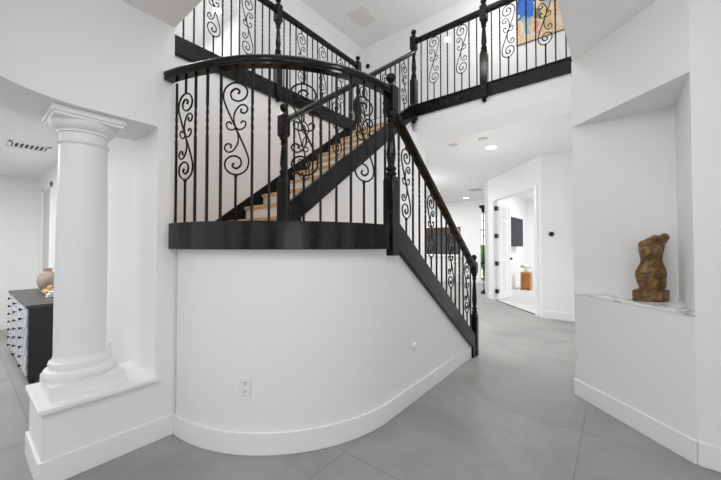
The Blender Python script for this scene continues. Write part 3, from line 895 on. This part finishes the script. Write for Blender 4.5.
build(MB().lathe([(.05, 0), (.07, .05), (.06, .10)], (10.85, 2.15, .54), 16), 'bowl', M['plate'], fl)
random.seed(3)
for i in range(9):
    a = 2*pi*i/9; p = (10.85 + .10*cos(a), 2.15 + .12*sin(a), .54 + .16 + .07*random.random())
    build(MB().ball(p, .055, 10, 7, 1, 1, .8), 'blossom', M['petal'], fl)
lm = MB()
for i in range(10):
    a = 2*pi*i/10 + .3; lm.ball((10.85 + .12*cos(a), 2.15 + .13*sin(a), .69), .05, 6, 5, 1.2, .8, .5)
build(lm, 'leaves', M['leaf'], fl)

# ------------------------------------------------------------------ living room beyond the stair: wall television, hearth, torchiere
X = 11.75
fp = thing('fireplace', 'white ledge stone fireplace seen through the lower railing', 'fireplace', (X - .15, 5.25, 0))
build(MB().box((X - .22, 4.50, .0), (X, 6.05, .30)), 'hearth', M['stone'], fp, .006)
for z0, z1 in ((.30, .48), (.49, .70), (.71, .95)): build(MB().box((X - .18, 4.54, z0), (X, 6.0, z1)), 'stone_course', M['stone'], fp, .008)
build(MB().box((X - .26, 4.46, .95), (X, 6.06, 1.019)), 'mantel', M['trim'], fp, .006)
tl = thing('television', 'wide dark screen on the far wall above the white fireplace', 'television', (X, 5.25, 1.05), 'televisions')
build(MB().box((X - .07, 4.56, 1.02), (X - .0, 5.97, 2.06)), 'bezel', M['tvframe'], tl, .006)
build(MB().box((X - .075, 4.58, 1.04), (X - .07, 5.95, 1.72)), 'screen', M['greytv'], tl)
build(MB().box((X - .075, 4.58, 1.73), (X - .07, 5.95, 2.04)), 'screen_reflection', M['brown'], tl)  # brownish reflection in the screen, painted as a dark brown strip
so = thing('wall_sconce', 'small warm wall sconce left of the far dark screen', 'sconce', (X, 6.12, 2.1))
build(MB().box((X - .03, 6.08, 2.0), (X, 6.16, 2.2)), 'back_plate', M['sconce'], so)
build(MB().lathe([(.04, 2.05), (.06, 2.22)], (X - .09, 6.12, 0), 14), 'shade', emit('warm_glow', (1, .72, .42), 3), so)
to_ = thing('floor_lamp', 'tall black iron floor lamp standing by the far window', 'floor lamp', (9.23, 2.92, 0))
lx, ly = 9.23, 2.915
build(MB().lathe([(.085, 0), (.09, .03), (.045, .08), (.015, .12)], (lx, ly, 0), 18), 'base', M['iron'], to_)
pb = MB().tube([(lx, ly, .1), (lx, ly, 2.3)], .011, 8)
for z in (.75, 1.25, 1.62, 2.05): pb.ball((lx, ly, z), .024, 10, 7)
build(pb, 'pole', M['iron'], to_)
build(MB().lathe([(.03, 2.28), (.05, 2.32), (.055, 2.38), (.11, 2.42), (.12, 2.47), (.10, 2.48)], (lx, ly, 0), 18), 'lamp_shade', M['iron'], to_)

# garden beyond the window
h = MB(); random.seed(5)
for i in range(46):
    h.ball((14.6 + random.uniform(-.25, .25), random.uniform(1.5, 6.5), random.uniform(.1, 1.25)), random.uniform(.25, .42), 9, 7)
tag(build(h, 'hedge', M['hedge'], None, origin=(14.6, 4, 0)), 'green garden hedge outside the far window', 'hedge')

# ------------------------------------------------------------------ light
W = bpy.data.worlds.new('world'); SC.world = W; W.use_nodes = True
nt = W.node_tree; bg = nt.nodes['Background']
tc = nt.nodes.new('ShaderNodeTexCoord'); sp_ = nt.nodes.new('ShaderNodeSeparateXYZ'); rp_ = nt.nodes.new('ShaderNodeValToRGB')
nt.links.new(tc.outputs['Generated'], sp_.inputs['Vector']); nt.links.new(sp_.outputs['Z'], rp_.inputs['Fac'])
rp_.color_ramp.elements[0].position = 0.0; rp_.color_ramp.elements[0].color = (.95, .97, 1.0, 1)
rp_.color_ramp.elements[1].position = .5; rp_.color_ramp.elements[1].color = (.90, .95, 1.0, 1)
nt.links.new(rp_.outputs['Color'], bg.inputs['Color']); bg.inputs['Strength'].default_value = 1.15

def area(name, loc, size, power, aim=(0, 0, -1), col=(1, .99, .98)):
    l = bpy.data.lights.new(name, 'AREA'); l.shape = 'RECTANGLE'; l.size, l.size_y = size; l.energy = power; l.color = col
    o = bpy.data.objects.new(name, l); COL.objects.link(o); o.location = loc
    o.rotation_euler = Vector(aim).to_track_quat('-Z', 'Y').to_euler(); return o
def point(name, loc, power, r=.12, col=(1, .99, .98)):
    l = bpy.data.lights.new(name, 'POINT'); l.energy = power; l.shadow_soft_size = r; l.color = col
    o = bpy.data.objects.new(name, l); COL.objects.link(o); o.location = loc; return o
point('foyer_fill', (-.9, -.9, 1.3), 20, .5)  # bodiless point behind the viewpoint, added to brighten foyer walls and ceiling
point('doorway_fill', (-.7, .7, 2.4), 9, .15)  # unseen point added to lift the column wall header and low ceiling
point('niche_fill', (1.35, .05, 2.6), 12, .12)  # added light without a fixture, brightens the niche corner
point('passage_end_fill', (4.35, 1.2, 1.7), 10, .15)  # no fixture here; added to light the wall under the upper flight
area('foyer_floor_fill', (-.3, .7, 2.85), (.8, .8), 11)  # unseen overhead panel added to lift the floor by the low wall
point('stairwell_fill', (2.3, 1.7, 5.1), 42, .3)  # floats unseen in the well, added to brighten the upper walls
area('gallery_fill', (2.0, 6.5, 5.75), (1.2, 1.6), 40)  # invented ceiling panel that fills the room behind the left gallery
point('upper_hall_fill', (5.1, 1.6, 5.2), 16)  # floating point added to even out the upper hall
point('hall_fill', (5.655, 1.649, 2.1), 6, .2)  # hangs unseen below the recessed light, added to reach the hall ceiling
for q in ((5.655, 1.649), (4.9, 1.1), (5.4, 2.9)):  # first sits at the recessed light; the others are added for floor bounce
    l = bpy.data.lights.new('hall_spot', 'SPOT'); l.energy = 70; l.spot_size = radians(95); l.spot_blend = 1; l.shadow_soft_size = .08
    o = bpy.data.objects.new('hall_spot', l); COL.objects.link(o); o.location = (*q, ZC - .05)
point('passage_fill', (7.2, 4.2, 2.3), 26)  # free-floating point added to brighten the passage ceiling
area('living_fill', (9.0, 5.4, ZC - .03), (1.5, 1.5), 120)  # ceiling panel added beside the downlights to brighten the far room
area('bedroom_fill', (10.6, .8, ZC - .03), (1.2, 1.2), 55)  # invented ceiling panel, brightens the bedroom and the hall
area('dining_fill', (-.6, 5.2, 2.4), (1.4, 1.4), 55)  # out-of-view panel added to brighten the dining room

# ------------------------------------------------------------------ camera
cam = bpy.data.cameras.new('camera'); cam.sensor_width = 36; cam.lens = 36*321/721; cam.clip_start = .05
co = bpy.data.objects.new('camera', cam); COL.objects.link(co); co.location = (0, 0, 1.32)
yaw, pit = radians(38.5), radians(1.16)
co.rotation_euler = Vector((cos(yaw)*cos(pit), sin(yaw)*cos(pit), sin(pit))).to_track_quat('-Z', 'Y').to_euler()
SC.camera = co
vs_ = SC.view_settings; vs_.view_transform = 'Standard'; vs_.look = 'None'; vs_.gamma = 1; vs_.use_curve_mapping = False
vs_.exposure = 0.18
SC.cycles.max_bounces = 16; SC.cycles.diffuse_bounces = 8
